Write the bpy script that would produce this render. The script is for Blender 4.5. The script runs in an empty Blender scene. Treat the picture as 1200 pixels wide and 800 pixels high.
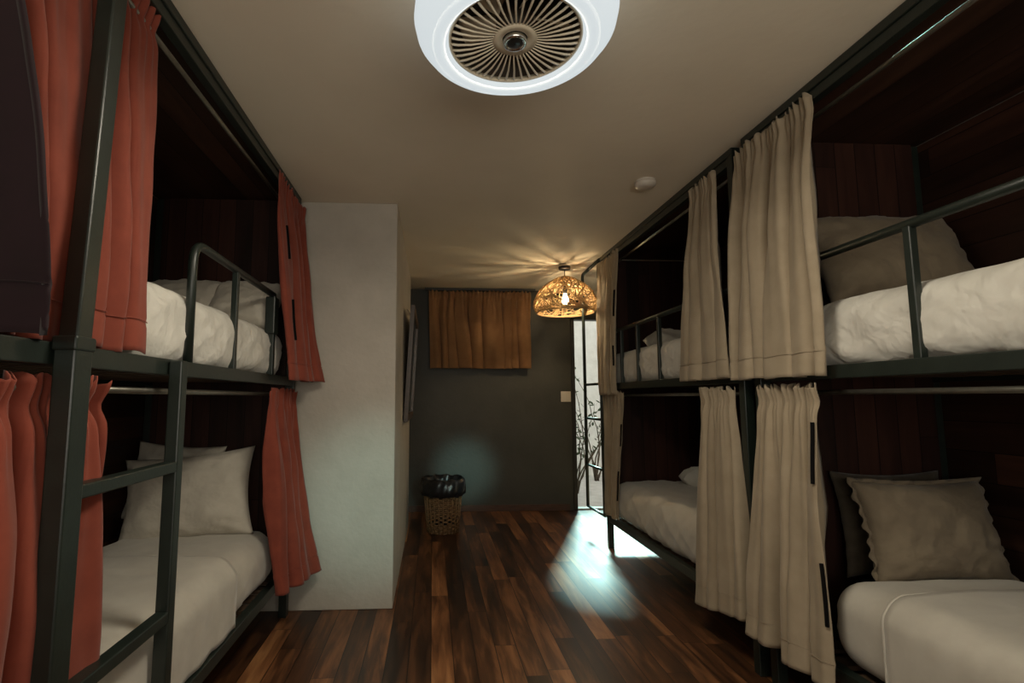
import bpy, bmesh, math, random
from mathutils import Vector, Matrix, noise
C = bpy.context.scene.collection
PI = math.pi

# ------------------------------------------------------------------ dimensions
P_R = 1.627      # front plane of the right-hand bunks
P_L = -0.909     # front plane of the left-hand bunk
HC = 2.741       # ceiling height
YW = 6.358       # far wall
WR, WL = 2.60, -1.90
YC = 3.505       # front of the white partition
XC = -0.253      # its aisle face
Z_DECK = 1.45
Z_LOW = 0.24

# ------------------------------------------------------------------ materials
def new_mat(name):
    m = bpy.data.materials.new(name); m.use_nodes = True
    nt = m.node_tree
    return m, nt, nt.nodes['Principled BSDF']

def N(nt, t, **kw):
    n = nt.nodes.new(t)
    for k, v in kw.items():
        if k in n.inputs.keys(): n.inputs[k].default_value = v
        else: setattr(n, k, v)
    return n

def ramp(nt, fac, stops):
    r = nt.nodes.new('ShaderNodeValToRGB')
    while len(r.color_ramp.elements) < len(stops): r.color_ramp.elements.new(0.5)
    for e, (p, c) in zip(r.color_ramp.elements, stops):
        e.position = p; e.color = (*c, 1)
    nt.links.new(fac, r.inputs['Fac'])
    return r

def noisy(name, c1, c2, rough=.6, scale=20, metal=0, bump=0, bscale=None, stretch=(1,1,1), spec=.5, sheen=0, rvar=0, coat=0):
    m, nt, b = new_mat(name)
    tc = nt.nodes.new('ShaderNodeTexCoord')
    mp = nt.nodes.new('ShaderNodeMapping'); mp.inputs['Scale'].default_value = stretch
    nt.links.new(tc.outputs['Object'], mp.inputs['Vector'])
    n = N(nt, 'ShaderNodeTexNoise', Scale=scale, Detail=6.0, Roughness=.6)
    nt.links.new(mp.outputs[0], n.inputs['Vector'])
    r = ramp(nt, n.outputs['Fac'], [(.3, c1), (.7, c2)])
    nt.links.new(r.outputs[0], b.inputs['Base Color'])
    b.inputs['Roughness'].default_value = rough
    b.inputs['Metallic'].default_value = metal
    b.inputs['Specular IOR Level'].default_value = spec
    if sheen: b.inputs['Sheen Weight'].default_value = sheen; b.inputs['Sheen Roughness'].default_value = .5
    if coat: b.inputs['Coat Weight'].default_value = coat
    if rvar:
        mr = N(nt, 'ShaderNodeMapRange'); mr.inputs['To Min'].default_value = rough - rvar; mr.inputs['To Max'].default_value = rough + rvar
        nt.links.new(n.outputs['Fac'], mr.inputs['Value']); nt.links.new(mr.outputs[0], b.inputs['Roughness'])
    if bump:
        n2 = N(nt, 'ShaderNodeTexNoise', Scale=bscale or scale * 3, Detail=5.0)
        nt.links.new(mp.outputs[0], n2.inputs['Vector'])
        bp = N(nt, 'ShaderNodeBump', Strength=bump, Distance=.01)
        nt.links.new(n2.outputs['Fac'], bp.inputs['Height']); nt.links.new(bp.outputs[0], b.inputs['Normal'])
    return m

def planks(name, cols, along='Y', across='X', w=.125, ln=1.1, rough=.3, grain=1.0, spec=.5, bump=.15):
    """wooden boards: rows across one axis, random length offsets along the other, streaky grain"""
    m, nt, b = new_mat(name)
    L = nt.links.new
    def math_(op, a, bb=None):
        n = nt.nodes.new('ShaderNodeMath'); n.operation = op
        for i, v in enumerate((a, bb)):
            if v is None: continue
            if isinstance(v, (int, float)): n.inputs[i].default_value = v
            else: L(v, n.inputs[i])
        return n.outputs[0]
    tc = nt.nodes.new('ShaderNodeTexCoord')
    sp = nt.nodes.new('ShaderNodeSeparateXYZ'); L(tc.outputs['Object'], sp.inputs[0])
    a, c = sp.outputs[across], sp.outputs[along]
    row = math_('FLOOR', math_('DIVIDE', a, w))
    wn = N(nt, 'ShaderNodeTexWhiteNoise', noise_dimensions='1D'); L(row, wn.inputs['W'])
    off = math_('ADD', math_('DIVIDE', c, ln), math_('MULTIPLY', wn.outputs['Value'], 7.3))
    col = math_('FLOOR', off)
    cid = nt.nodes.new('ShaderNodeCombineXYZ'); L(row, cid.inputs[0]); L(col, cid.inputs[1])
    w2 = N(nt, 'ShaderNodeTexWhiteNoise', noise_dimensions='3D'); L(cid.outputs[0], w2.inputs['Vector'])
    # grain
    gv = nt.nodes.new('ShaderNodeCombineXYZ')
    L(math_('MULTIPLY', a, 16.0), gv.inputs[0]); L(math_('MULTIPLY', c, 1.6), gv.inputs[1]); L(math_('MULTIPLY', w2.outputs['Value'], 40.0), gv.inputs[2])
    g = N(nt, 'ShaderNodeTexNoise', Scale=1.0, Detail=8.0, Roughness=.62, Distortion=.6); L(gv.outputs[0], g.inputs['Vector'])
    gv2 = nt.nodes.new('ShaderNodeCombineXYZ')
    L(math_('MULTIPLY', a, 5.0), gv2.inputs[0]); L(math_('MULTIPLY', c, .9), gv2.inputs[1]); L(math_('MULTIPLY', w2.outputs['Value'], 90.0), gv2.inputs[2])
    g2 = N(nt, 'ShaderNodeTexNoise', Scale=1.0, Detail=3.0, Roughness=.5, Distortion=.4); L(gv2.outputs[0], g2.inputs['Vector'])
    mixv = math_('ADD', math_('ADD', math_('MULTIPLY', g.outputs['Fac'], .75 * grain), math_('MULTIPLY', w2.outputs['Value'], .33)), math_('MULTIPLY', math_('SUBTRACT', g2.outputs['Fac'], .5), .55))
    n = len(cols)
    r = ramp(nt, mixv, [(.25 + .6 * i / (n - 1), cc) for i, cc in enumerate(cols)])
    # joints
    fa = math_('FRACT', math_('DIVIDE', a, w)); fc = math_('FRACT', off)
    ja = math_('LESS_THAN', math_('ABSOLUTE', math_('SUBTRACT', fa, .5)), .5 - .0022 / w)
    jc = math_('LESS_THAN', math_('ABSOLUTE', math_('SUBTRACT', fc, .5)), .5 - .0015 / ln)
    j = math_('MULTIPLY', ja, jc)
    mx = nt.nodes.new('ShaderNodeMix'); mx.data_type = 'RGBA'; L(j, mx.inputs[0])
    mx.inputs[6].default_value = (cols[0][0] * .35, cols[0][1] * .35, cols[0][2] * .35, 1); L(r.outputs[0], mx.inputs[7])
    L(mx.outputs[2], b.inputs['Base Color'])
    mr = N(nt, 'ShaderNodeMapRange'); mr.inputs['To Min'].default_value = rough - .06; mr.inputs['To Max'].default_value = rough + .12
    L(g.outputs['Fac'], mr.inputs['Value']); L(mr.outputs[0], b.inputs['Roughness'])
    b.inputs['Specular IOR Level'].default_value = spec
    bm = N(nt, 'ShaderNodeBump', Strength=bump, Distance=.004)
    L(math_('ADD', math_('MULTIPLY', g.outputs['Fac'], .4), j), bm.inputs['Height']); L(bm.outputs[0], b.inputs['Normal'])
    return m

def emis(name, col, s):
    m, nt, b = new_mat(name)
    b.inputs['Base Color'].default_value = (*[min(1, c) * .8 for c in col], 1)
    b.inputs['Emission Color'].default_value = (*col, 1); b.inputs['Emission Strength'].default_value = s
    return m

def cloth(name, c1, c2, rough=.85, weave=900, wrinkle=0, wscale=6, trans=0, sheen=.15):
    m = noisy(name, c1, c2, rough, 9, sheen=sheen, spec=.25)
    nt = m.node_tree; b = nt.nodes['Principled BSDF']
    tc = nt.nodes.new('ShaderNodeTexCoord')
    n = N(nt, 'ShaderNodeTexNoise', Scale=float(weave), Detail=2.0)
    nt.links.new(tc.outputs['Object'], n.inputs['Vector'])
    b1 = N(nt, 'ShaderNodeBump', Strength=.15, Distance=.001)
    nt.links.new(n.outputs['Fac'], b1.inputs['Height'])
    last = b1
    if wrinkle:
        n2 = N(nt, 'ShaderNodeTexNoise', Scale=float(wscale), Detail=3.0, Roughness=.5, Distortion=.35)
        nt.links.new(tc.outputs['Object'], n2.inputs['Vector'])
        b2 = N(nt, 'ShaderNodeBump', Strength=wrinkle, Distance=.03)
        nt.links.new(n2.outputs['Fac'], b2.inputs['Height']); nt.links.new(b1.outputs[0], b2.inputs['Normal']); last = b2
    nt.links.new(last.outputs[0], b.inputs['Normal'])
    if trans:
        tr = N(nt, 'ShaderNodeBsdfTranslucent'); tr.inputs['Color'].default_value = (*c2, 1)
        mx = nt.nodes.new('ShaderNodeMixShader'); mx.inputs[0].default_value = trans
        out = nt.nodes['Material Output']
        nt.links.new(b.outputs[0], mx.inputs[1]); nt.links.new(tr.outputs[0], mx.inputs[2]); nt.links.new(mx.outputs[0], out.inputs['Surface'])
    return m

M = {}
M['plaster'] = noisy('plaster_white', (.42,.385,.33), (.50,.46,.40), .75, 3, bump=.35, bscale=26)
M['ceiling'] = noisy('plaster_ceiling', (.76,.68,.54), (.82,.74,.60), .8, 1.6, bump=.15, bscale=18)
M['dark_wall'] = noisy('paint_dark_olive', (.040,.039,.030), (.058,.056,.044), .55, 2.5, bump=.2, bscale=30)
M['side_wall'] = noisy('paint_side', (.30,.27,.22), (.36,.33,.27), .7, 3, bump=.2, bscale=25)
M['floor'] = planks('walnut_laminate', [(.010,.005,.0035), (.030,.013,.007), (.090,.036,.015), (.24,.100,.040), (.42,.20,.080)], w=.118, ln=1.35, rough=.36)
M['panel_v'] = planks('bunk_boards_upright', [(.013,.006,.004), (.034,.013,.009), (.065,.025,.016)], along='Z', across='X', w=.11, ln=3.1, rough=.5, spec=.3)
M['panel_h'] = planks('bunk_boards_long', [(.013,.006,.004), (.036,.015,.009), (.08,.033,.019)], along='Y', across='Z', w=.14, ln=2.9, rough=.5, spec=.3)
M['roof_w'] = planks('bunk_roof_boards', [(.02,.010,.006), (.05,.023,.014), (.10,.048,.029)], along='Y', across='X', w=.14, ln=2.9, rough=.45, spec=.3)
M['metal'] = noisy('steel_dark_green', (.008,.014,.011), (.015,.023,.018), .40, 14, metal=0, bump=.05, bscale=120, spec=.65)
M['rod'] = noisy('steel_rod', (.20,.19,.16), (.28,.27,.23), .35, 20, metal=.8)
M['slat'] = noisy('pine_slats', (.05,.03,.018), (.09,.055,.03), .7, 20, stretch=(1,8,1))
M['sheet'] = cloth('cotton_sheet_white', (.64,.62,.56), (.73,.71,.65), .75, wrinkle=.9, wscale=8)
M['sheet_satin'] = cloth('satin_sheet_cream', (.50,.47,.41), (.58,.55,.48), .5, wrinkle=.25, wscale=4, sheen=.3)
M['pillow'] = cloth('pillowcase_cream', (.50,.46,.39), (.58,.54,.46), .8, wrinkle=.7, wscale=7)
M['pillow_shaded'] = cloth('pillowcase_taupe_shaded', (.060,.048,.035), (.085,.07,.05), .85, wrinkle=.6, wscale=7)  # taupe case with the bunk's shade put into its colour
M['pillow_tan'] = cloth('pillowcase_taupe', (.19,.15,.105), (.24,.195,.135), .85, wrinkle=.8, wscale=7)
M['red'] = cloth('curtain_rust_red', (.21,.044,.026), (.28,.062,.036), .8, trans=.05)
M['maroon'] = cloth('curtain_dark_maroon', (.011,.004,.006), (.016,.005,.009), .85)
M['beige'] = cloth('curtain_beige', (.34,.275,.19), (.405,.33,.235), .85, trans=.05)
M['orange'] = cloth('curtain_ochre', (.27,.140,.062), (.35,.19,.085), .8, trans=.25)
M['strap'] = noisy('strap_black', (.004,.004,.004), (.007,.006,.006), .9, 40, spec=.1)
M['thread'] = noisy('thread_pale', (.45,.36,.28), (.55,.46,.36), .9, 60)
M['led'] = emis('led_diffuser', (.62,.68,.70), 1.0)
M['led'].node_tree.nodes['Principled BSDF'].inputs['Specular IOR Level'].default_value = 0
M['led'].node_tree.nodes['Principled BSDF'].inputs['Base Color'].default_value = (.2,.2,.2,1)
M['lamp_body'] = noisy('lamp_plastic_cream', (.74,.66,.50), (.80,.72,.56), .4, 8)
M['lamp_dark'] = noisy('lamp_inside_brown', (.035,.026,.016), (.06,.045,.03), .5, 12)
M['chrome'] = noisy('chrome', (.6,.6,.58), (.7,.7,.68), .2, 10, metal=1)
M['black'] = noisy('plastic_black', (.008,.008,.008), (.014,.014,.014), .4, 20)
M['bag'] = noisy('bin_liner_black', (.006,.006,.008), (.012,.012,.014), .28, 9, bump=.5, bscale=25)
M['wicker'] = noisy('wicker_brown', (.12,.065,.028), (.26,.15,.065), .6, 45, bump=.2)
M['rattan'] = cloth('rattan_gold', (.40,.27,.13), (.62,.46,.26), .6, trans=.5)
M['bulb'] = emis('bulb_warm', (1.0,.74,.42), 360.0)
M['white_plastic'] = noisy('plastic_white', (.62,.56,.48), (.70,.64,.56), .4, 10)
M['wood_brown'] = noisy('wood_trim_brown', (.050,.022,.012), (.095,.042,.022), .45, 6, stretch=(1,1,8))
M['frame_wood'] = noisy('frame_wood_brown', (.035,.020,.012), (.075,.045,.025), .4, 9, stretch=(1,1,5))
M['mirror'] = noisy('mirror_silver', (.75,.75,.72), (.8,.8,.78), .04, 5, metal=1)
M['door_paint'] = noisy('door_frame_dark', (.020,.019,.016), (.03,.028,.024), .45, 8)
M['out_wall'] = noisy('garden_wall_render', (.62,.60,.55), (.78,.76,.71), .9, 5, bump=.5, bscale=14)
M['paving'] = noisy('garden_paving', (.42,.41,.38), (.55,.54,.51), .85, 7, bump=.3)
M['leaf'] = noisy('leaf_dark_green', (.03,.045,.02), (.07,.09,.04), .6, 20)
M['bark'] = noisy('bark_brown', (.05,.035,.02), (.10,.07,.045), .8, 30, bump=.4)
m, nt, b = new_mat('pane_glass'); b.inputs['Transmission Weight'].default_value = 1; b.inputs['Roughness'].default_value = .0; b.inputs['IOR'].default_value = 1.05
b.inputs['Base Color'].default_value = (.95,.97,.96,1); M['glass'] = m

# ------------------------------------------------------------------ helpers
def link(name, bm, mat, parent=None, smooth=False, mods=()):
    me = bpy.data.meshes.new(name)
    bmesh.ops.recalc_face_normals(bm, faces=bm.faces)
    bm.to_mesh(me); bm.free()
    if isinstance(mat, (list, tuple)):
        for mm in mat: me.materials.append(mm)
    else: me.materials.append(mat)
    if smooth:
        for p in me.polygons: p.use_smooth = True
    o = bpy.data.objects.new(name, me); C.objects.link(o)
    if parent:
        o.parent = parent; o.matrix_parent_inverse = Matrix.Translation(parent.location).inverted()
    for k, d in mods:
        md = o.modifiers.new(k.lower(), k)
        for a, v in d.items(): setattr(md, a, v)
    return o

def tag(o, label, cat, group=None, kind=None):
    if label: o['label'] = label
    if cat: o['category'] = cat
    if group: o['group'] = group
    if kind: o['kind'] = kind
    return o

def struct(o): o['kind'] = 'structure'; return o

def thing(name, label, cat, loc=(0,0,0), group=None):
    o = bpy.data.objects.new(name, None); C.objects.link(o); o.location = loc; o.empty_display_size = .1
    return tag(o, label, cat, group)

def box(bm, x0, x1, y0, y1, z0, z1, bev=0, mi=0):
    if x0 > x1: x0, x1 = x1, x0
    if y0 > y1: y0, y1 = y1, y0
    r = bmesh.ops.create_cube(bm, size=1)
    vs = r['verts']
    bmesh.ops.scale(bm, vec=(x1-x0, y1-y0, z1-z0), verts=vs)
    bmesh.ops.translate(bm, vec=((x0+x1)/2, (y0+y1)/2, (z0+z1)/2), verts=vs)
    if bev:
        es = list({e for v in vs for e in v.link_edges})
        bmesh.ops.bevel(bm, geom=es, offset=bev, segments=2, affect='EDGES', profile=.5)
    return vs

def tube(bm, pts, r, seg=10, sq=False, cap=True, radii=None):
    """sweep a round (or square) section along a polyline"""
    pts = [Vector(p) for p in pts]
    if sq: seg = 4
    n = len(pts); rings = []
    t0 = (pts[1]-pts[0]).normalized()
    up = Vector((0,0,1)) if abs(t0.z) < .9 else Vector((0,1,0))
    nrm = t0.cross(up).normalized()
    for i in range(n):
        if i == 0: t = pts[1]-pts[0]
        elif i == n-1: t = pts[-1]-pts[-2]
        else: t = (pts[i+1]-pts[i]).normalized() + (pts[i]-pts[i-1]).normalized()
        t = t.normalized()
        nrm = (nrm - t*nrm.dot(t)).normalized()
        bi = t.cross(nrm)
        rr = radii[i] if radii else r
        ring = []
        for k in range(seg):
            a = 2*PI*k/seg + (PI/4 if sq else 0)
            q = rr*(1.4142 if sq else 1)
            ring.append(bm.verts.new(pts[i] + nrm*math.cos(a)*q + bi*math.sin(a)*q))
        rings.append(ring)
    for i in range(n-1):
        for k in range(seg):
            bm.faces.new((rings[i][k], rings[i][(k+1)%seg], rings[i+1][(k+1)%seg], rings[i+1][k]))
    if cap:
        bm.faces.new(rings[0]); bm.faces.new(list(reversed(rings[-1])))

def lathe(bm, prof, seg=64, cx=0, cy=0, closed=False):
    rings = []
    for r, z in prof:
        if r < 1e-5: rings.append([bm.verts.new((cx, cy, z))])
        else: rings.append([bm.verts.new((cx + r*math.cos(2*PI*k/seg), cy + r*math.sin(2*PI*k/seg), z)) for k in range(seg)])
    m = len(rings)
    for i in range(m if closed else m-1):
        a, c = rings[i], rings[(i+1) % m]
        for k in range(seg):
            k2 = (k+1) % seg
            if len(a) == 1 and len(c) == 1: break
            if len(a) == 1: bm.faces.new((a[0], c[k2], c[k]))
            elif len(c) == 1: bm.faces.new((a[k], a[k2], c[0]))
            else: bm.faces.new((a[k], a[k2], c[k2], c[k]))

def arc_pts(p0, corner, p1, r, n=6):
    """p0 -> rounded corner -> p1"""
    p0, c, p1 = Vector(p0), Vector(corner), Vector(p1)
    a = c + (p0-c).normalized()*r; d = c + (p1-c).normalized()*r
    out = [p0]
    for i in range(n+1):
        t = i/n
        out.append(a*(1-t)**2 + c*2*t*(1-t) + d*t*t)
    out.append(p1)
    return out

def fn(x, y, z=0.0): return noise.noise(Vector((x, y, z)))
def sm(t): t = max(0, min(1, t)); return t*t*(3-2*t)
def lerp(a, b, t): return a + (b-a)*t

# ------------------------------------------------------------------ room shell
def shell():
    bm = bmesh.new(); box(bm, WL-.1, WR+.1, -1.6, YW+.0, -.1, 0); struct(link('floor', bm, M['floor']))
    bm = bmesh.new(); box(bm, WL-.1, WR+.1, -1.6, YW+.1, HC, HC+.1); struct(link('ceiling', bm, M['ceiling']))
    bm = bmesh.new(); box(bm, WL-.1, WL, -1.5, YW, 0, HC); struct(link('wall_left', bm, M['side_wall']))
    bm = bmesh.new(); box(bm, WR, WR+.1, -1.5, YW, 0, HC); struct(link('wall_right', bm, M['side_wall']))
    # far wall with the door opening x 1.80..2.56, z 0..2.36
    bm = bmesh.new()
    box(bm, WL, 1.79, YW, YW+.1, 0, HC); box(bm, 1.79, WR, YW, YW+.1, 2.40, HC)
    struct(link('wall_far', bm, M['dark_wall']))
    # back wall (behind the camera) with a wide opening added for fill light
    bm = bmesh.new()
    box(bm, WL, -.9, -1.6, -1.5, 0, HC); box(bm, 1.7, WR, -1.6, -1.5, 0, HC)
    box(bm, -.9, 1.7, -1.6, -1.5, 0, .9); box(bm, -.9, 1.7, -1.6, -1.5, 2.3, HC)
    struct(link('wall_back', bm, M['side_wall']))
    w = bmesh.new()
    for x in (-.9, .38, 1.66): box(w, x, x+.04, -1.58, -1.52, .9, 2.3)
    for z in (.9, 2.26): box(w, -.9, 1.7, -1.58, -1.52, z, z+.04)
    struct(link('added_window_1', w, M['white_plastic']))  # unseen window frame, added along with the fill light
    # white partition block
    bm = bmesh.new(); box(bm, WL, XC, YC, 5.72, 0, HC, bev=.006)
    struct(link('wall_partition', bm, M['plaster']))
    bm = bmesh.new(); box(bm, WL, 1.70, YW-.014, YW, 0, .075, bev=.003); struct(link('baseboard_far', bm, M['wood_brown']))
    bm = bmesh.new(); box(bm, 1.93, WR, YW-.02, YW, 2.50, HC); struct(link('trim_1', bm, M['plaster']))
    # door frame + glazed leaf
    root = bpy.data.objects.new('door_1', None); C.objects.link(root); root.location = (2.18, YW, 0); struct(root)
    bm = bmesh.new()
    box(bm, 1.75, 1.795, YW-.02, YW+.1, 0, 2.42); box(bm, 2.55, 2.60, YW-.02, YW+.1, 0, 2.42); box(bm, 1.75, 2.6, YW-.02, YW+.1, 2.365, 2.42)
    link('door_frame', bm, M['door_paint'], root)
    bm = bmesh.new(); box(bm, 1.795, 2.55, YW, YW+.1, -.01, .02); link('threshold', bm, M['paving'], root)
shell()

# ------------------------------------------------------------------ bunks
def bunk(label, P, s, y0, y1, head, group=None, foot=False):
    """P front plane, s outward sign; the frame from y0 to y1; head = y of the headboard end"""
    T = .05; D = .94
    X = lambda u: P + s*u
    root = thing('bunk_bed', label, 'bunk bed', (X(D/2), (y0+y1)/2, 0), group)
    for (u, y, nm) in ((0, y0, 'post'), (0, y1-T, 'post'), (D-T, y0, 'post'), (D-T, y1-T, 'post')):
        bm = bmesh.new(); box(bm, X(u), X(u+T), y, y+T, 0, 2.70, bev=.004); link(nm, bm, M['metal'], root)
    for nm, z in (('upper_frame', Z_DECK), ('lower_frame', Z_LOW)):
        bm = bmesh.new()
        for u in (0, D-T): box(bm, X(u+.002), X(u+T-.002), y0+T, y1-T, z, z+.055, bev=.003)
        for y in (y0, y1-T): box(bm, X(T), X(D-T), y+.002, y+T-.002, z, z+.055, bev=.003)
        link(nm, bm, M['metal'], root)
        bm = bmesh.new()
        k = int((y1-y0-.1)/.14)
        for i in range(k):
            yy = y0 + .09 + i*.14
            box(bm, X(T+.001), X(D-T-.001), yy, yy+.08, z+.02, z+.038)
        link('slat_base', bm, M['slat'], root)
    bm = bmesh.new(); box(bm, X(-.0), X(.06), y0, y1, 2.70, HC-.001, bev=.004); box(bm, X(.008), X(.046), y0+T, y1-T, 2.655, 2.70, bev=.003)
    link('top_beam', bm, M['metal'], root)
    bm = bmesh.new(); box(bm, X(.062), X(D), y0, y1, 2.705, 2.725); link('roof_panel', bm, M['roof_w'], root)
    bm = bmesh.new(); box(bm, X(D+.001), X(D+.014), y0, y1, .06, 2.70); link('back_panel', bm, M['panel_h'], root)
    hy = (head-T-.014, head-T-.001) if head == y1 else (head+T+.001, head+T+.014)
    bm = bmesh.new(); box(bm, X(.052), X(D-.052), hy[0], hy[1], .31, 2.70); link('head_panel', bm, M['panel_v'], root)
    if foot:
        fy = (y0+T+.001, y0+T+.014) if head == y1 else (y1-T-.014, y1-T-.001)
        bm = bmesh.new(); box(bm, X(.052), X(D-.052), fy[0], fy[1], .31, 2.70); link('foot_panel', bm, M['panel_v'], root)
    for z, u in ((2.60, .045), (1.395, .06)):
        bm = bmesh.new(); tube(bm, [(X(u), y0+.02, z), (X(u), y1-.02, z)], .010 if z > 2 else .011, 10)
        link('curtain_rod', bm, M['rod'], root, smooth=True)
    return root, X

# right near bunk
bunk_rn, XR = bunk('dark bunk bed nearest on the right, with brown boards inside and beige curtains', P_R, 1, .35, 2.50, 2.50)
bunk_rf, _ = bunk('dark bunk bed farther back on the right, with the thin ladder at its far end', P_R, 1, 2.585, 4.80, 2.585, foot=True)
bunk_l, XL = bunk('dark bunk bed on the left side hung with rust red curtains', P_L, -1, 1.04, 3.45, 3.45)

def guard(root, X, pts, bals, r=.0175):
    bm = bmesh.new(); tube(bm, pts, r, 12)
    g = link('guard_rail', bm, M['metal'], root, smooth=True)
    for y in bals:
        bm = bmesh.new(); box(bm, X(.012), X(.040), y-.014, y+.014, Z_DECK+.054, 1.965, bev=.003)
        o = link('baluster', bm, M['metal'], root)
u = .026
guard(bunk_rn, XR, [(XR(u), .40, 1.972), (XR(u), 2.46, 1.972)], [.75, 1.635])
guard(bunk_rf, XR, [(XR(u), 2.63, 1.972), (XR(u), 4.75, 1.972)], [3.2, 3.61, 4.0, 4.35])
guard(bunk_l, XL, arc_pts((XL(u), 1.995, Z_DECK+.05), (XL(u), 1.995, 1.98), (XL(u), 3.00, 1.972), .09), [2.43])
bm = bmesh.new(); box(bm, XL(.01), XL(.045), 2.975, 3.01, Z_DECK+.054, 1.965, bev=.003); box(bm, XL(.0), XL(.055), 2.95, 3.03, 1.74, 1.955, bev=.006)
link('rail_bracket', bm, M['metal'], bunk_l)
# left ladder: near stile goes on up to the beam as a thick post
lad = bpy.data.objects.new('ladder', None); C.objects.link(lad); lad.parent = bunk_l
def child(name, bm, m, par, root, **k):
    o = link(name, bm, m, None, **k); o.parent = par
    o.matrix_parent_inverse = Matrix.Translation(root.location).inverted(); return o
bm = bmesh.new(); box(bm, XL(-.055), XL(-.003), 1.262, 1.327, 0, 1.50, bev=.005); child('ladder_stile', bm, M['metal'], lad, bunk_l)
bm = bmesh.new(); box(bm, XL(-.052), XL(-.006), 1.268, 1.324, 1.50, 2.70, bev=.005)
for v in bm.verts: v.co.y += .055*(v.co.z-1.5)/1.2
child('ladder_post', bm, M['metal'], lad, bunk_l)
bm = bmesh.new(); box(bm, XL(-.059), XL(.0), 1.257, 1.332, 1.485, 1.52, bev=.005); child('post_collar', bm, M['metal'], lad, bunk_l)
bm = bmesh.new(); box(bm, XL(-.048), XL(-.003), 1.80, 1.845, 0, 1.50, bev=.005); child('ladder_stile', bm, M['metal'], lad, bunk_l)
for z in (.20, .655, 1.14):
    bm = bmesh.new(); box(bm, XL(-.048), XL(-.006), 1.326, 1.801, z-.018, z+.018, bev=.004); child('rung', bm, M['metal'], lad, bunk_l)
# right far ladder beyond the bunk's end
lad2 = bpy.data.objects.new('ladder', None); C.objects.link(lad2); lad2.parent = bunk_rf
bm = bmesh.new(); tube(bm, arc_pts((XR(-.022), 5.30, .27), (XR(-.022), 5.30, 2.69), (XR(.0), 4.80, 2.72), .045), .017, 10)
child('ladder_stile', bm, M['metal'], lad2, bunk_rf, smooth=True)
bm = bmesh.new(); tube(bm, [(XR(0), 4.84, .27), (XR(0), 4.84, 2.69)], .019, 10); child('ladder_stile', bm, M['metal'], lad2, bunk_rf, smooth=True)
for z in (.27, .69, 1.165, 1.51):
    bm = bmesh.new(); tube(bm, [(XR(0), 4.83, z), (XR(-.022), 5.30, z)], .013, 8); child('rung', bm, M['metal'], lad2, bunk_rf, smooth=True)

# ------------------------------------------------------------------ bedding
def rounded_block(bm, x0, x1, y0, y1, z0, z1, r, nx=28, ny=60, nz=8, wr=.004, seed=0, crown=.0):
    """soft cushion-like block with wrinkles"""
    def grid_pt(p, h):
        q = Vector(); 
        inner = Vector([max(-h[i]+r, min(h[i]-r, p[i])) for i in range(3)])
        d = p - inner
        if d.length > 1e-9:
            # project cube corner offset to a ball
            m = max(abs(d[0]), abs(d[1]), abs(d[2]))
            d = d.normalized() * m
        return inner + d
    h = ((x1-x0)/2, (y1-y0)/2, (z1-z0)/2); c = Vector(((x0+x1)/2, (y0+y1)/2, (z0+z1)/2))
    n = (nx, ny, nz); cache = {}
    def P(i, j, k):
        key = (i, j, k)
        if key in cache: return cache[key]
        def co(a, ax):
            t = a/n[ax]
            return lerp(-h[ax], h[ax], t)
        p = Vector((co(i,0), co(j,1), co(k,2)))
        q = grid_pt(p, h)
        nr = Vector((q.x/h[0], q.y/h[1], q.z/h[2]*1.2)).normalized()
        w = q + c
        f1 = fn(w.x*7+seed, w.y*4, w.z*5); f2 = fn(w.x*16, w.y*11+seed, w.z*3)
        ridg = (1-abs(fn(w.x*5+seed*3, w.y*3.3+w.x*2, w.z*2.5)))**5
        sd = max(0, 1-abs(q.z/h[2]))**.5
        gath = (1-abs(fn(w.y*9+w.z*7+seed, w.z*2.2, w.x*6)))**6*sd + (1-abs(fn(w.y*5-w.z*9+seed*2, w.z*1.5, w.x*4+3)))**7*sd
        q = q + nr*(wr*(f1+.5*f2) + wr*1.1*ridg + wr*1.6*gath)
        if crown: q.z += crown*(1-(q.x/h[0])**2)*(1-(q.y/h[1])**4)*(1 if k > nz/2 else 0)
        v = bm.verts.new(q + c); cache[key] = v; return v
    for ax in range(3):
        a1, a2 = [a for a in range(3) if a != ax]
        for side in (0, n[ax]):
            for i in range(n[a1]):
                for j in range(n[a2]):
                    def K(ii, jj):
                        k = [0,0,0]; k[ax] = side; k[a1] = ii; k[a2] = jj; return P(*k)
                    bm.faces.new((K(i,j), K(i+1,j), K(i+1,j+1), K(i,j+1)))

def mattress(label, X, ya, yb, zb, th, seed, m='sheet', r=.085, wr=.0075, u0=.035, u1=.885):
    xa, xb = sorted((X(u0), X(u1)))
    bm = bmesh.new(); rounded_block(bm, xa, xb, ya, yb, zb, zb+th, r, wr=wr, seed=seed, crown=.012, nx=34, ny=70, nz=16)
    o = link('mattress', bm, M[m], smooth=True)
    return tag(o, label, 'mattress', 'sheeted bunk mattresses')

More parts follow.
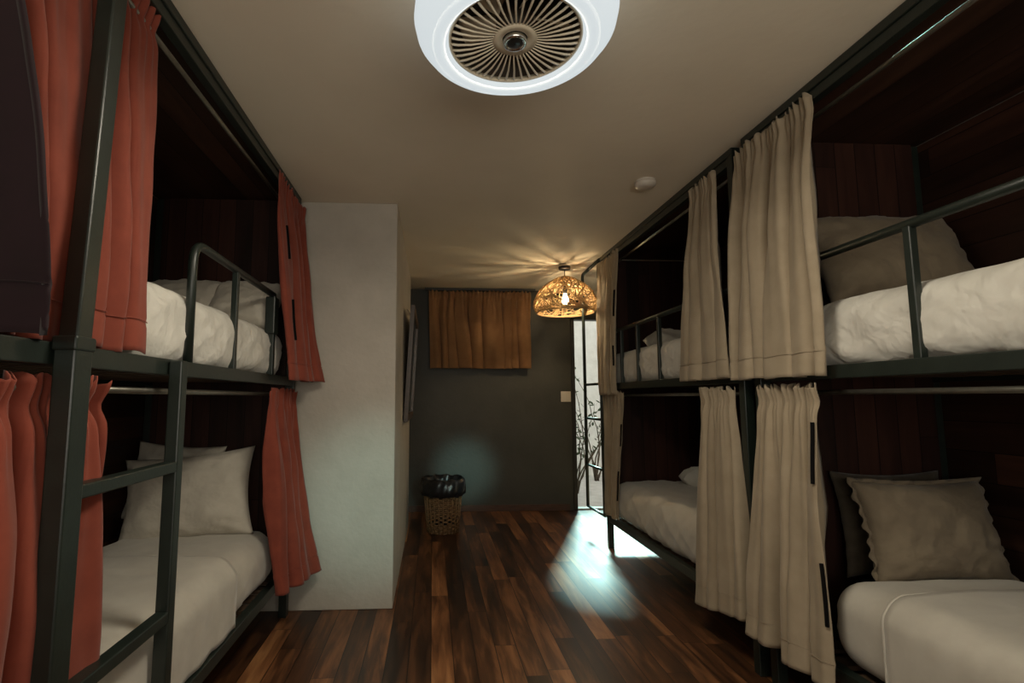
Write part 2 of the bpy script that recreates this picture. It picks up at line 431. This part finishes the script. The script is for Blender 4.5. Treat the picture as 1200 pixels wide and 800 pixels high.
def top_sheet(label, X, ya, yb, zb, th, fold_at, seed, m='sheet_satin', r=.095, u0=.035, u1=.885):
    """sheet laid over the mattress from ya to yb; turned back at fold_at (one of them)"""
    g = .012
    # profile: up the aisle side, round the shoulder, over the top
    prof = []
    ztop = zb+th+g+.006
    for i in range(10): prof.append((u0-g, lerp(zb+.02, ztop-r, i/9)))
    for i in range(1, 9):
        a = PI/2*i/8; prof.append((u0-g+r-r*math.cos(a), ztop-r+r*math.sin(a)))
    for i in range(1, 26): prof.append((lerp(u0-g+r, u1-.02, i/25), ztop + .010*math.sin(PI*min(1, i/20))))
    rows = 46
    bm = bmesh.new(); grid = []
    for j in range(rows):
        y = lerp(ya, yb, j/(rows-1)); row = []
        band = .007 if abs(y-fold_at) < .22 else 0
        for (uu, z) in prof:
            side = uu < u0
            w = .005*fn(uu*6+seed, y*4, z*4) + .004*(1-abs(fn(uu*3+y*2.2+seed, y*3, z*2)))**4
            if side: row.append(bm.verts.new((X(uu-band-w-.004*math.sin(y*31+z*6)*(1-(z-zb)/th)), y, z)))
            else: row.append(bm.verts.new((X(uu), y, z+band+w)))
        grid.append(row)
    for j in range(rows-1):
        for i in range(len(prof)-1): bm.faces.new((grid[j][i], grid[j][i+1], grid[j+1][i+1], grid[j+1][i]))
    o = link('top_sheet', bm, M[m], smooth=True, mods=[('SOLIDIFY', dict(thickness=.006, offset=1))])
    tag(o, label, 'sheet')
    bm = bmesh.new()
    tube(bm, [(X(uu-.008 if uu < u0 else uu), fold_at, z+(.009 if uu >= u0 else 0)) for uu, z in prof], .0075, 8)
    h = link('folded_hem', bm, M[m], o, smooth=True)
    return o

def pillow(label, center, w, h, t, rot, m, seed, flange=0, name='pillow', group=None, squash=0, wr=.009):
    """w along local x, h along local y, thickness t along z; placed by euler rot"""
    n = 30; bm = bmesh.new()
    R = (Matrix.Rotation(rot[2], 4, 'Z') @ Matrix.Rotation(rot[1], 4, 'Y') @ Matrix.Rotation(rot[0], 4, 'X')); c = Vector(center)
    def pt(i, j, sgn):
        a, b = -1+2*i/n, -1+2*j/n
        aa = math.sin(a*PI/2)*.35 + a*.65; bb = math.sin(b*PI/2)*.35 + b*.65
        x = w/2*aa*(1-.10*(1-bb*bb)); y = h/2*bb*(1-.10*(1-aa*aa))
        e = max(0, (1-aa**4)*(1-bb**4))
        z = t/2*e**.55
        rad = math.hypot(aa, bb)
        z += (wr*(fn(aa*3+seed, bb*3, sgn*2) + .6*fn(aa*7, bb*6+seed, sgn)) + wr*1.3*(1-abs(fn(aa*2.2+bb*1.4+seed, bb*2-aa, sgn)))**5)*min(1, e*3)
        z -= wr*.9*abs(math.sin(math.atan2(bb, aa)*11+seed))*max(0, rad-.62)*2*min(1, e*4)
        y -= squash*(1-(bb+1)/2)*0
        return R @ Vector((x, y, sgn*max(z, .0008))) + c
    gs = {}
    for sgn in (1, -1):
        for i in range(n+1):
            for j in range(n+1):
                edge = i in (0, n) or j in (0, n)
                if edge and sgn == -1: gs[(i,j,-1)] = gs[(i,j,1)]
                else: gs[(i,j,sgn)] = bm.verts.new(pt(i,j,sgn))
    for sgn in (1, -1):
        for i in range(n):
            for j in range(n): bm.faces.new((gs[(i,j,sgn)], gs[(i+1,j,sgn)], gs[(i+1,j+1,sgn)], gs[(i,j+1,sgn)]))
    o = link(name, bm, M[m], smooth=True)
    tag(o, label, 'pillow', group)
    if flange:
        bm = bmesh.new(); loop = []
        for k in range(4):
            for q in range(40):
                tt = -1+2*q/40
                a, b = [(tt,-1),(1,tt),(-tt,1),(-1,-tt)][k]
                x = w/2*a*(1-.10*(1-b*b)); y = h/2*b*(1-.10*(1-a*a))
                d = Vector((a**3, b**3, 0)).normalized()
                ph = (k*40+q)
                z = .012*math.sin(ph*1.15+seed)+.006*math.sin(ph*.63)
                loop.append((bm.verts.new(R @ Vector((x*.97, y*.97, 0)) + c), bm.verts.new(R @ (Vector((x, y, z)) + d*flange) + c)))
        L = len(loop)
        for k in range(L): bm.faces.new((loop[k][0], loop[(k+1)%L][0], loop[(k+1)%L][1], loop[k][1]))
        link('pillowcase_flange', bm, M[m], o, smooth=True, mods=[('SOLIDIFY', dict(thickness=.003))])
    return o

ZU, ZL = Z_DECK+.042, Z_LOW+.042
mattress('thick white mattress on the upper deck of the nearest right bunk', XR, .42, 2.16, ZU, .285, 3, 'sheet')
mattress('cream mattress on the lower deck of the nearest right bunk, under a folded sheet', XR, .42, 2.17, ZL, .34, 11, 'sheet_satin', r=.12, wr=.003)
mattress('white mattress on the upper deck of the far right bunk, behind its guard rail', XR, 2.75, 4.72, ZU, .29, 7, 'sheet')
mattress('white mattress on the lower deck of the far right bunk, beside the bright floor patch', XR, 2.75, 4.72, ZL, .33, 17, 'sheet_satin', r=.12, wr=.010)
mattress('white mattress on the upper deck of the left bunk, behind the bent guard rail', XL, 1.34, 3.26, ZU, .285, 23, 'sheet')
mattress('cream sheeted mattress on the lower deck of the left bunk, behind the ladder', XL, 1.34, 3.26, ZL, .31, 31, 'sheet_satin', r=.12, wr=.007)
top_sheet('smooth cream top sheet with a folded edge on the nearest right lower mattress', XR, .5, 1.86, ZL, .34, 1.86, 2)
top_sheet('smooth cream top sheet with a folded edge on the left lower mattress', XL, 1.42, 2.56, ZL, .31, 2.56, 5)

# pillows (rot x tips them up: PI/2 = upright facing -y)
pillow('big pillow leaning on the nearest right upper mattress, behind the guard rail', (2.16, 2.25, 2.02), .72, .52, .24, (math.radians(66), 0, math.radians(-4)), 'pillow_tan', 4)
pillow('taupe frilled pillow propped at the head of the nearest right lower mattress', (2.20, 2.21, .785), .60, .44, .18, (math.radians(75), 0, math.radians(-2)), 'pillow_tan', 9, flange=.018)
pillow('taupe pillow darkened for shade, mostly hidden behind the taupe frilled one', (2.19, 2.375, .785), .56, .48, .10, (math.radians(82), 0, 0), 'pillow_shaded', 19)
pillow('white pillow with a pointed corner propped in the left lower bed, nearest the aisle', (-1.42, 3.13, .80), .74, .52, .20, (math.radians(70), math.radians(-6), math.radians(5)), 'pillow', 13)
pillow('pillow behind and left of the pointed-corner pillow in the left lower bed', (-1.58, 3.29, .86), .54, .47, .13, (math.radians(76), math.radians(4), 0), 'pillow', 21)
pillow('cream pillow lying at the wall side of the left upper mattress', (-1.52, 3.12, 1.93), .56, .42, .19, (math.radians(48), 0, 0), 'pillow', 27)
pillow('cream pillow on the aisle side of the left upper mattress, nearest the red curtain', (-1.14, 3.12, 1.93), .44, .40, .19, (math.radians(48), 0, math.radians(4)), 'pillow', 33)
pillow('white pillow on the far right upper mattress, showing beside the beige curtain', (2.0, 4.15, 1.845), .50, .36, .16, (math.radians(12), 0, math.radians(80)), 'sheet', 37)
pillow('small white rolled towel on the far right lower mattress', (2.36, 4.36, .685), .42, .17, .17, (0, 0, math.radians(-12)), 'sheet', 41, name='rolled_towel')
bpy.data.objects['rolled_towel']['category'] = 'towel'

# ------------------------------------------------------------------ curtains
def curtain(label, P, s, top, bot, zt, zb, folds, amp, seed, m, u=0, flare=(0,0), ub=None, group=None, straps=(), hem=True, ztl=None, axis='Y', slope=0, ease=1.0, name='curtain', pin=.25):
    """hangs in the plane X=P (or Y=P), from top=(y0,y1) to bot=(y0,y1); folds grow downwards"""
    nj, ni = 70, max(60, int(folds*22))
    bm = bmesh.new(); G = []
    ph = [random.Random(seed*7+k).uniform(0, 6.28) for k in range(8)]
    def pos(a, t):
        z = lerp(zt, zb + slope*a + .012*fn(a*5, seed), t)
        e = sm(t**ease)
        y = lerp(lerp(top[0], top[1], a), lerp(bot[0], bot[1], a), e)
        wl = abs(bot[1]-bot[0])
        gather = math.exp(-((t*abs(zt-zb)-.07)/.035)**2)          # pinch where the rod runs
        A = amp*(pin + (1-pin)*sm(t*2.2))*(1-.55*gather)
        w = a + .045*math.sin(2*PI*a*1.7+ph[0]) + .03*math.sin(2*PI*a*3.1+ph[1]+t*1.2) + .018*math.sin(t*4+ph[2])
        sw = PI*folds*w + ph[3]
        f = 1 - 2*abs(math.sin(sw))**.8
        f2 = math.sin(2*PI*folds*2.3*w + ph[4] + t*2)
        fine = math.sin(2*PI*folds*3.4*a + ph[5])
        d = A*(f*(.8+.35*fn(a*4, t*2, seed)) + .16*f2*(1-.5*t)) + .010*fine*math.exp(-t*abs(zt-zb)/.16) + .006*fn(a*9, t*6, seed)
        y -= .21*(bot[1]-bot[0])/folds*math.sin(2*sw)*sm(t*2.5) * (max(0, math.sin(PI*a))**.4)
        fl = lerp(flare[0], flare[1], a)*t*t
        return y, d - u - fl, z
    for j in range(nj+1):
        t = j/nj; row = []
        for i in range(ni+1):
            y, d, z = pos(i/ni, t)
            if j == 0: z += .012*math.sin(i*.9+seed)
            hz = abs(z-(zb+.10))
            if hem and hz < .006: d += .0035
            if axis == 'Y': row.append(bm.verts.new((P+s*d, y, z)))
            else: row.append(bm.verts.new((y, P+s*d, z)))
        G.append(row)
    for j in range(nj):
        for i in range(ni): bm.faces.new((G[j][i], G[j][i+1], G[j+1][i+1], G[j+1][i]))
    o = link(name, bm, M[m], smooth=True, mods=[('SOLIDIFY', dict(thickness=.0035, offset=0))])
    tag(o, label, 'curtain', group)
    if hem:
        for hz in (.10,):
            bm = bmesh.new(); pts = []
            L = abs(zt-zb)
            for i in range(ni+1):
                y, d, z = pos(i/ni, 1-hz/L)
                d -= .003
                pts.append((P+s*d, y, z) if axis == 'Y' else (y, P+s*d, z))
            tube(bm, pts, .0016, 5); link('hem_stitching', bm, M[m], o, smooth=True)
    for (a, t0, t1) in straps:
        bm = bmesh.new(); pts = []
        for k in range(9):
            y, d, z = pos(a, lerp(t0, t1, k/8)); pts.append((P+s*(d-.008), y, z) if axis == 'Y' else (y, P+s*(d-.008), z))
        tube(bm, pts, .008, 6); so = link('fastening_strap', bm, M['strap'], o); so['label'] = 'black fastening strap'
    return o

# left
curtain('large rust red curtain on the left upper bed, behind the tall post', P_L, -1, (1.66, 1.05), (1.655, 1.14), 2.66, 1.508, 5.2, .062, 1, 'red', u=-.050, pin=.6)
curtain('narrow rust red curtain on the left upper bed, against the white wall', P_L, -1, (2.84, 3.44), (3.00, 3.44), 2.66, 1.475, 3.6, .048, 2, 'red', u=.02, flare=(.04,.135), straps=[(.12,.24,.40),(.10,.60,.80)])
curtain('rust red curtain gathered on the left lower bed, behind the ladder and post', P_L, -1, (1.50, .85), (1.56, .80), 1.42, .26, 6.0, .075, 3, 'red', u=-.05, pin=.6)
curtain('rust red curtain on the left lower bed, hanging against the white wall', P_L, -1, (2.92, 3.42), (3.00, 3.42), 1.42, .28, 3.6, .055, 4, 'red', u=.0, flare=(.06,.17))
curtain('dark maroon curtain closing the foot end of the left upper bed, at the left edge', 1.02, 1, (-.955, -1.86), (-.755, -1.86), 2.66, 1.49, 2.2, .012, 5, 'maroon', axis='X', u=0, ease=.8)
# right
curtain('beige curtain on the nearest right upper bed, the widest one', P_R, 1, (1.95, 2.50), (1.955, 2.58), 2.655, 1.462, 4.8, .056, 11, 'beige', u=.035, straps=[])
curtain('beige curtain at the near end of the far right upper bed, flaring wide downwards', P_R, 1, (2.70, 2.98), (2.62, 3.18), 2.655, 1.475, 3.4, .050, 12, 'beige', u=.03)
curtain('narrow beige curtain on the far right upper bed, beside the thin ladder', P_R, 1, (4.26, 4.79), (4.40, 4.82), 2.665, 1.40, 3.4, .040, 13, 'beige', u=.02, straps=[(.03,.28,.46),(.03,.66,.80)])
curtain('long beige curtain on the nearest right lower bed, with black straps along its edge', P_R, 1, (2.05, 2.46), (2.02, 2.52), 1.425, .235, 4.6, .060, 14, 'beige', u=.005, flare=(.05,.05), straps=[(.035,.13,.34),(.03,.60,.80)], pin=.5)
curtain('beige curtain at the near end of the far right lower bed', P_R, 1, (2.66, 3.00), (2.57, 3.04), 1.425, .27, 3.6, .052, 15, 'beige', u=.005, flare=(.05,.05), pin=.5, slope=-.09)
curtain('shadowed beige curtain at the far end of the far right lower bed', P_R, 1, (4.30, 4.79), (4.48, 4.80), 1.425, .31, 2.2, .030, 16, 'beige', u=0, straps=[(.03,.25,.42),(.03,.62,.85)])
# back window curtain on a track
bc = curtain('short ochre pleated curtain high on the dark far wall', YW-.10, 1, (-.05, 1.235), (-.03, 1.215), 2.70, 1.735, 8.0, .06, 21, 'orange', axis='X', name='window_curtain', hem=False, pin=.5)
bm = bmesh.new(); box(bm, -.10, 1.29, YW-.115, YW-.085, 2.71, HC-.0005, bev=.003); link('curtain_track', bm, M['door_paint'], bc)

for o in list(C.objects):
    if o.parent: continue
    if o.name.startswith('curtain') and 'red' in o.get('label', ''): o['group'] = 'rust red bunk curtains'
    elif o.name.startswith('curtain') and 'beige' in o.get('label', ''): o['group'] = 'beige bunk curtains'
    elif o.name.startswith('pillow'): o['group'] = 'pillows on the bunks'
    elif o.name.startswith('top_sheet'): o['group'] = 'top sheets on the lower bunks'
    elif o.name.startswith('bunk_bed'): o['group'] = 'dark steel bunk beds'

# ------------------------------------------------------------------ ceiling lamp
LX, LY = .256, 1.50
lamp = thing('ceiling_lamp', 'round white ring ceiling lamp with a spoked fan grille in its middle', 'ceiling lamp', (LX, LY, HC))
bm = bmesh.new()
lathe(bm, [(.212,2.50),(.218,2.486),(.23,2.479),(.255,2.480),(.290,2.497),(.312,2.525),(.320,2.56),(.316,2.605),(.30,2.635),(.27,2.65),(.23,2.65),(.215,2.60),(.211,2.53)], 96, LX, LY, closed=True)
link('light_ring', bm, M['led'], lamp, smooth=True)
bm = bmesh.new(); lathe(bm, [(.0,2.738),(.20,2.738),(.205,2.73),(.205,2.66),(.20,2.655),(.0,2.655)], 64, LX, LY); link('mounting_base', bm, M['lamp_body'], lamp)
bm = bmesh.new(); lathe(bm, [(.0,2.646),(.17,2.646),(.207,2.62),(.2095,2.505),(.205,2.505),(.2025,2.615),(.168,2.638),(0,2.638)], 64, LX, LY); link('fan_housing', bm, M['lamp_dark'], lamp, smooth=True)
for k in range(5):
    bm = bmesh.new(); a0 = 2*PI*k/5
    g = []
    for i in range(9):
        r = lerp(.045, .185, i/8); row = []
        for j in range(5):
            a = a0 + .20*i/8 + lerp(-.28, .28, j/4)*(1-.3*i/8)
            row.append(bm.verts.new((LX+r*math.cos(a), LY+r*math.sin(a), 2.585+.022*lerp(-1,1,j/4))))
        g.append(row)
    for i in range(8):
        for j in range(4): bm.faces.new((g[i][j], g[i][j+1], g[i+1][j+1], g[i+1][j]))
    link('fan_blade', bm, M['lamp_body'], lamp, smooth=True, mods=[('SOLIDIFY', dict(thickness=.003))])
grille = bpy.data.objects.new('grille', None); C.objects.link(grille); grille.parent = lamp
bm = bmesh.new(); NS = 44
for k in range(NS):
    a = 2*PI*k/NS; ca, sa = math.cos(a), math.sin(a); pts = []
    for (r, z, tw) in [(.208,2.503,0),(.18,2.497,0),(.14,2.495,.0),(.10,2.497,.02),(.065,2.503,.05),(.045,2.51,.08)]:
        aa = a + tw; pts.append((LX+r*math.cos(aa), LY+r*math.sin(aa), z))
    tube(bm, pts, .0032, 6, radii=[.0040,.0040,.0034,.0028,.0022,.002])
lathe(bm, [(.203,2.497),(.211,2.497),(.211,2.512),(.203,2.512)], 96, LX, LY, closed=True)
lathe(bm, [(.040,2.503),(.070,2.500),(.070,2.506),(.040,2.512)], 48, LX, LY, closed=True)
child('grille_spokes', bm, M['lamp_body'], grille, lamp, smooth=True)
bm = bmesh.new(); lathe(bm, [(.026,2.488),(.036,2.488),(.038,2.494),(.036,2.512),(.026,2.512)], 48, LX, LY, closed=True); child('hub_ring', bm, M['chrome'], grille, lamp, smooth=True)
bm = bmesh.new(); lathe(bm, [(0,2.486),(.018,2.487),(.0265,2.492),(.0265,2.51),(0,2.51)], 40, LX, LY); child('hub_cap', bm, M['black'], grille, lamp, smooth=True)
bm = bmesh.new(); lathe(bm, [(0,2.515),(.05,2.515),(.06,2.53),(.06,2.63),(0,2.63)], 40, LX, LY); link('fan_motor', bm, M['lamp_dark'], lamp, smooth=True)

# smoke detector
sd = thing('smoke_detector', 'small round white smoke detector on the ceiling near the right bunks', 'smoke detector', (1.34, 3.04, HC))
bm = bmesh.new(); lathe(bm, [(0,HC-.001),(.062,HC-.001),(.062,HC-.012),(0,HC-.012)], 40, 1.34, 3.04); link('base_plate', bm, M['white_plastic'], sd)
bm = bmesh.new(); lathe(bm, [(0,HC-.0125),(.066,HC-.0125),(.066,HC-.026),(.056,HC-.040),(.03,HC-.046),(0,HC-.047)], 40, 1.34, 3.04); link('cover', bm, M['white_plastic'], sd, smooth=True)

# ------------------------------------------------------------------ woven pendant lamp
PX, PY = 1.375, 5.16
pend = thing('pendant_lamp', 'glowing woven rattan pendant lamp hanging by the far door', 'pendant lamp', (PX, PY, HC))
bm = bmesh.new(); lathe(bm, [(0,HC-.001),(.062,HC-.001),(.062,HC-.022),(.055,HC-.032),(0,HC-.034)], 40, PX, PY); link('canopy', bm, M['black'], pend, smooth=True)
bm = bmesh.new(); tube(bm, [(PX,PY,HC-.03),(PX,PY,2.50)], .005, 8); link('cord', bm, M['black'], pend)
bm = bmesh.new(); lathe(bm, [(0,2.53),(.018,2.53),(.022,2.50),(.022,2.45),(0,2.45)], 24, PX, PY); link('bulb_holder', bm, M['black'], pend, smooth=True)
bm = bmesh.new(); lathe(bm, [(.0,2.45),(.013,2.45),(.016,2.435),(.032,2.40),(.034,2.38),(.027,2.357),(.012,2.347),(0,2.345)], 24, PX, PY); bulb = link('bulb', bm, M['bulb'], pend, smooth=True)
def shade_pt(v, a):
    # v 0 top .. 1 rim: wide bell
    prof = [(.055,2.625),(.10,2.605),(.20,2.545),(.275,2.47),(.318,2.385),(.325,2.32),(.305,2.27),(.29,2.255)]
    x = v*(len(prof)-1); i = min(int(x), len(prof)-2); t = x-i
    r = lerp(prof[i][0], prof[i+1][0], t); z = lerp(prof[i][1], prof[i+1][1], t)
    return Vector((PX+r*math.cos(a), PY+r*math.sin(a), z))
shade = bpy.data.objects.new('lamp_shade', None); C.objects.link(shade); shade.parent = pend
rnd = random.Random(5)
bm = bmesh.new()
for k in range(64):
    a = rnd.uniform(0, 2*PI); da = rnd.choice((-1,1))*rnd.uniform(.5, 1.9); ph = rnd.uniform(0,6.28); wob = rnd.uniform(.05,.25); fr = rnd.uniform(1,3)
    pts = [shade_pt(q/24, a + da*(q/24) + wob*math.sin(fr*q/24*PI+ph)) for q in range(25)]
    tube(bm, pts, rnd.uniform(.004,.0075), 5)
for k in range(38):
    v0 = rnd.uniform(.12, .98); ph = rnd.uniform(0,6.28); am = rnd.uniform(.04,.14); fr = rnd.choice((2,3,4)); a0 = rnd.uniform(0,6.28); sp = rnd.uniform(1.5, 6.28)
    n = 50
    pts = [shade_pt(max(0,min(1, v0+am*math.sin(fr*sp*q/n+ph))), a0+sp*q/n) for q in range(n+1)]
    tube(bm, pts, rnd.uniform(.0028,.005), 5)
for v, r in ((0,.006),(.985,.008),(.45,.004)):
    tube(bm, [shade_pt(v, 2*PI*q/60) for q in range(61)], r, 6, cap=False)
# small loops woven in
for k in range(16):
    v0 = rnd.uniform(.3,.9); a0 = rnd.uniform(0,6.28); rr = rnd.uniform(.06,.15)
    tube(bm, [shade_pt(max(0,min(1,v0+rr*1.1*math.sin(2*PI*q/20))), a0+rr*2.2*math.cos(2*PI*q/20)) for q in range(21)], .0035, 5, cap=False)
child('woven_canes', bm, M['rattan'], shade, pend, smooth=True)

# ------------------------------------------------------------------ waste basket
BX, BY = .115, 5.44
bk = thing('waste_basket', 'round brown wicker waste basket lined with a black bag, against the dark far wall', 'waste basket', (BX, BY, 0))
bm = bmesh.new(); H = .37
def brad(z): return lerp(.150, .180, z/H)
rows = 19
for j in range(rows):
    z = .012 + (H-.02)*j/(rows-1); pts = []
    for q in range(97):
        a = 2*PI*q/96; r = brad(z) + .0075*math.sin(12*a*1.0*1 + (PI if j % 2 else 0)); pts.append((BX+r*math.cos(a), BY+r*math.sin(a), z))
    tube(bm, pts, .0095, 6, cap=False)
lathe(bm, [(brad(0)-.006,.005),(brad(H)-.006,H),(brad(H)-.010,H),(brad(0)-.010,.005)], 60, BX, BY, closed=True)
link('woven_body', bm, M['wicker'], bk, smooth=True)
bm = bmesh.new()
for k in range(24):
    a = 2*PI*k/24; tube(bm, [(BX+(brad(z)+.013)*math.cos(a), BY+(brad(z)+.013)*math.sin(a), z) for z in (.005,.19,H)], .0065, 6)
link('stake', bm, M['wicker'], bk, smooth=True)
bm = bmesh.new(); lathe(bm, [(0,.002),(.142,.002),(.142,.014),(0,.014)], 40, BX, BY); link('basket_bottom', bm, M['wicker'], bk)
bm = bmesh.new(); seg = 96; G = []
prof = [(.165,.10),(.168,.30),(.172,.40),(.185,.50),(.20,.545),(.215,.545),(.232,.50),(.236,.44),(.228,.385),(.205,.375),(.198,.37)]
for j, (r, z) in enumerate(prof):
    row = []
    for q in range(seg):
        a = 2*PI*q/seg; k = .0 if j < 2 else .013
        rr = r + k*math.sin(a*9+j*.9) + k*.8*fn(math.cos(a)*4, math.sin(a)*4, j*.7); zz = z + (0 if j < 2 else .018*fn(math.cos(a)*3+7, math.sin(a)*3, j*.4))
        row.append(bm.verts.new((BX+rr*math.cos(a), BY+rr*math.sin(a), zz)))
    G.append(row)
for j in range(len(G)-1):
    for q in range(seg): bm.faces.new((G[j][q], G[j][(q+1)%seg], G[j+1][(q+1)%seg], G[j+1][q]))
bm.faces.new(list(reversed(G[0])))
lb = link('bag_liner', bm, M['bag'], bk, smooth=True); lb['label'] = 'black plastic bag folded over the rim'

# ------------------------------------------------------------------ switch, mirror
sw = thing('light_switch', 'small pale light switch plate on the dark far wall beside the doorway', 'light switch', (1.675, YW, 1.385))
bm = bmesh.new(); box(bm, 1.612, 1.738, YW-.012, YW-.0005, 1.325, 1.455, bev=.004); link('switch_plate', bm, M['white_plastic'], sw)
bm = bmesh.new(); box(bm, 1.648, 1.702, YW-.018, YW-.011, 1.355, 1.425, bev=.003); link('rocker', bm, M['white_plastic'], sw)

mr = thing('wall_mirror', 'tall framed mirror hung tilted on the side of the white partition', 'mirror', (XC, 4.9, 1.7))
def tilt_box(bm, y0, y1, z0, z1, d0, d1):
    vs = box(bm, d0, d1, y0, y1, z0, z1)
    for v in vs:
        v.co.x += XC + .008 + .055*(v.co.z-1.17)/1.03
y0, y1, z0, z1 = 4.40, 5.55, 1.17, 2.18
bm = bmesh.new()
tilt_box(bm, y0, y0+.06, z0, z1, 0, .035); tilt_box(bm, y1-.06, y1, z0, z1, 0, .035); tilt_box(bm, y0+.06, y1-.06, z0, z0+.06, 0, .035); tilt_box(bm, y0+.06, y1-.06, z1-.06, z1, 0, .035)
link('mirror_frame', bm, M['frame_wood'], mr)
bm = bmesh.new(); tilt_box(bm, y0+.06, y1-.06, z0+.06, z1-.06, .010, .022); link('mirror_glass', bm, M['mirror'], mr)
bm = bmesh.new(); tube(bm, [(XC, 4.95, 2.24), (XC+.055, 4.75, 2.16)], .002, 5); tube(bm, [(XC, 4.95, 2.24), (XC+.055, 5.15, 2.16)], .002, 5); link('hanging_wire', bm, M['rod'], mr)

# ------------------------------------------------------------------ outside the door
bm = bmesh.new(); box(bm, -2, 7, YW+.1, 9.6, -.13, -.03); struct(link('ground', bm, M['paving']))
gw = bmesh.new(); box(gw, -1.0, 7.0, 9.3, 9.5, -.03, 2.95); struct(link('wall_garden', gw, M['out_wall']))
def shrub(label, x, y, h, seed):
    root = thing('shrub', label, 'shrub', (x, y, -.03), 'shrubs outside the door')
    r = random.Random(seed); bm = bmesh.new(); lf = bmesh.new()
    for k in range(7):
        a = r.uniform(0, 6.28); pts = [Vector((x + r.uniform(-.04,.04), y + r.uniform(-.04,.04), -.03))]
        d = Vector((math.cos(a)*.35, math.sin(a)*.2, 1)).normalized()
        n = 9; L = h*r.uniform(.7,1)/n
        for i in range(n):
            d = (d + Vector((r.uniform(-.35,.35), r.uniform(-.25,.25), r.uniform(-.1,.25)))).normalized(); pts.append(pts[-1]+d*L)
            if i > 2:
                for q in range(3):
                    c = pts[-1] + Vector((r.uniform(-.06,.06), r.uniform(-.06,.06), r.uniform(-.05,.05)))
                    u_ = Vector((r.uniform(-1,1), r.uniform(-1,1), r.uniform(-1,1))).normalized(); w_ = u_.cross(Vector((r.uniform(-1,1), .3, .5))).normalized()
                    s_ = r.uniform(.03,.055)
                    vs = [lf.verts.new(c + u_*s_*a_ + w_*s_*.4*b_) for a_, b_ in ((-1,0),(-.3,.9),(.4,.8),(1,0),(.4,-.8),(-.3,-.9))]
                    lf.faces.new(vs)
        tube(bm, pts, .008, 5, radii=[.014*(1-.8*i/n) for i in range(n+1)])
    link('stem', bm, M['bark'], root, smooth=True)
    link('foliage', lf, M['leaf'], root, mods=[('SOLIDIFY', dict(thickness=.002))])
shrub('leafy shrub outside, seen in the doorway left of the thin ladder pole', 2.12, 7.6, 1.75, 3)
shrub('leafy shrub outside, seen in the doorway right of the thin ladder pole', 2.80, 8.75, 2.2, 8)

# ------------------------------------------------------------------ light
w = bpy.data.worlds.new('sky'); bpy.context.scene.world = w; w.use_nodes = True
bg = w.node_tree.nodes['Background']; bg.inputs['Color'].default_value = (1.0,.965,.90,1); bg.inputs['Strength'].default_value = 1.15

def light(kind, name, loc, rot, power, col, **kw):
    l = bpy.data.lights.new(name, kind); l.energy = power; l.color = col
    for k, v in kw.items(): setattr(l, k, v)
    o = bpy.data.objects.new(name, l); C.objects.link(o); o.location = loc; o.rotation_euler = rot
    return o
def aim(o, target):
    d = Vector(target) - o.location; o.rotation_euler = d.to_track_quat('-Z', 'Y').to_euler()
# the ceiling lamp's own light: a disc in the plane of the light ring
a = light('AREA', 'ceiling_lamp_light', (LX, LY, 2.484), (0,0,0), 29, (1.0,.90,.72), shape='DISK', size=.60)
# bulb
#light('POINT', 'pendant_bulb_light', (PX, PY, 2.385), (0,0,0), 60, (1.0,.68,.34), shadow_soft_size=.012)
# added fill at the unseen back opening, tilted up to brighten the ceiling
d = light('AREA', 'ceiling_fill_light', (.4, -1.48, 1.6), (PI/2+math.radians(58),0,0), 43, (1.0,.91,.75), shape='RECTANGLE', size=2.5, size_y=1.35)
def cool_spot(name, target, power, ang):  # added cool spots behind the camera, making pale patches on partition and far wall
    o = light('SPOT', name, (.75, -1.46, 1.95), (0,0,0), power, (.55,1.0,.92), spot_size=math.radians(ang), spot_blend=1.0, shadow_soft_size=.12); aim(o, target)
cool_spot('added_cool_spot_partition', (-.38, 3.5, .70), 300, 15)
cool_spot('added_cool_spot_far_wall', (.40, 6.36, .48), 800, 7)
# low sun through the doorway
s = light('SUN', 'doorway_sun', (3,9,4), (0,0,0), 30, (.55,.95,.90), angle=math.radians(13))
s.rotation_euler = Vector((-.24,-1,-.93)).to_track_quat('-Z','Y').to_euler()

# ------------------------------------------------------------------ camera
cam = bpy.data.cameras.new('camera'); co = bpy.data.objects.new('camera', cam); C.objects.link(co)
co.location = (0, 0, 1.37); co.rotation_euler = (PI/2+.1020, 0, -.0534)
cam.sensor_width = 36; cam.lens = 596.73/1200*36
cam.shift_x = (600-538.75)/1200; cam.shift_y = (405.39-400)/1200
cam.clip_start = .02
sc = bpy.context.scene; sc.camera = co
sc.view_settings.view_transform = 'Standard'; sc.view_settings.look = 'None'
sc.view_settings.exposure = 0; sc.view_settings.gamma = 1; sc.view_settings.use_curve_mapping = False
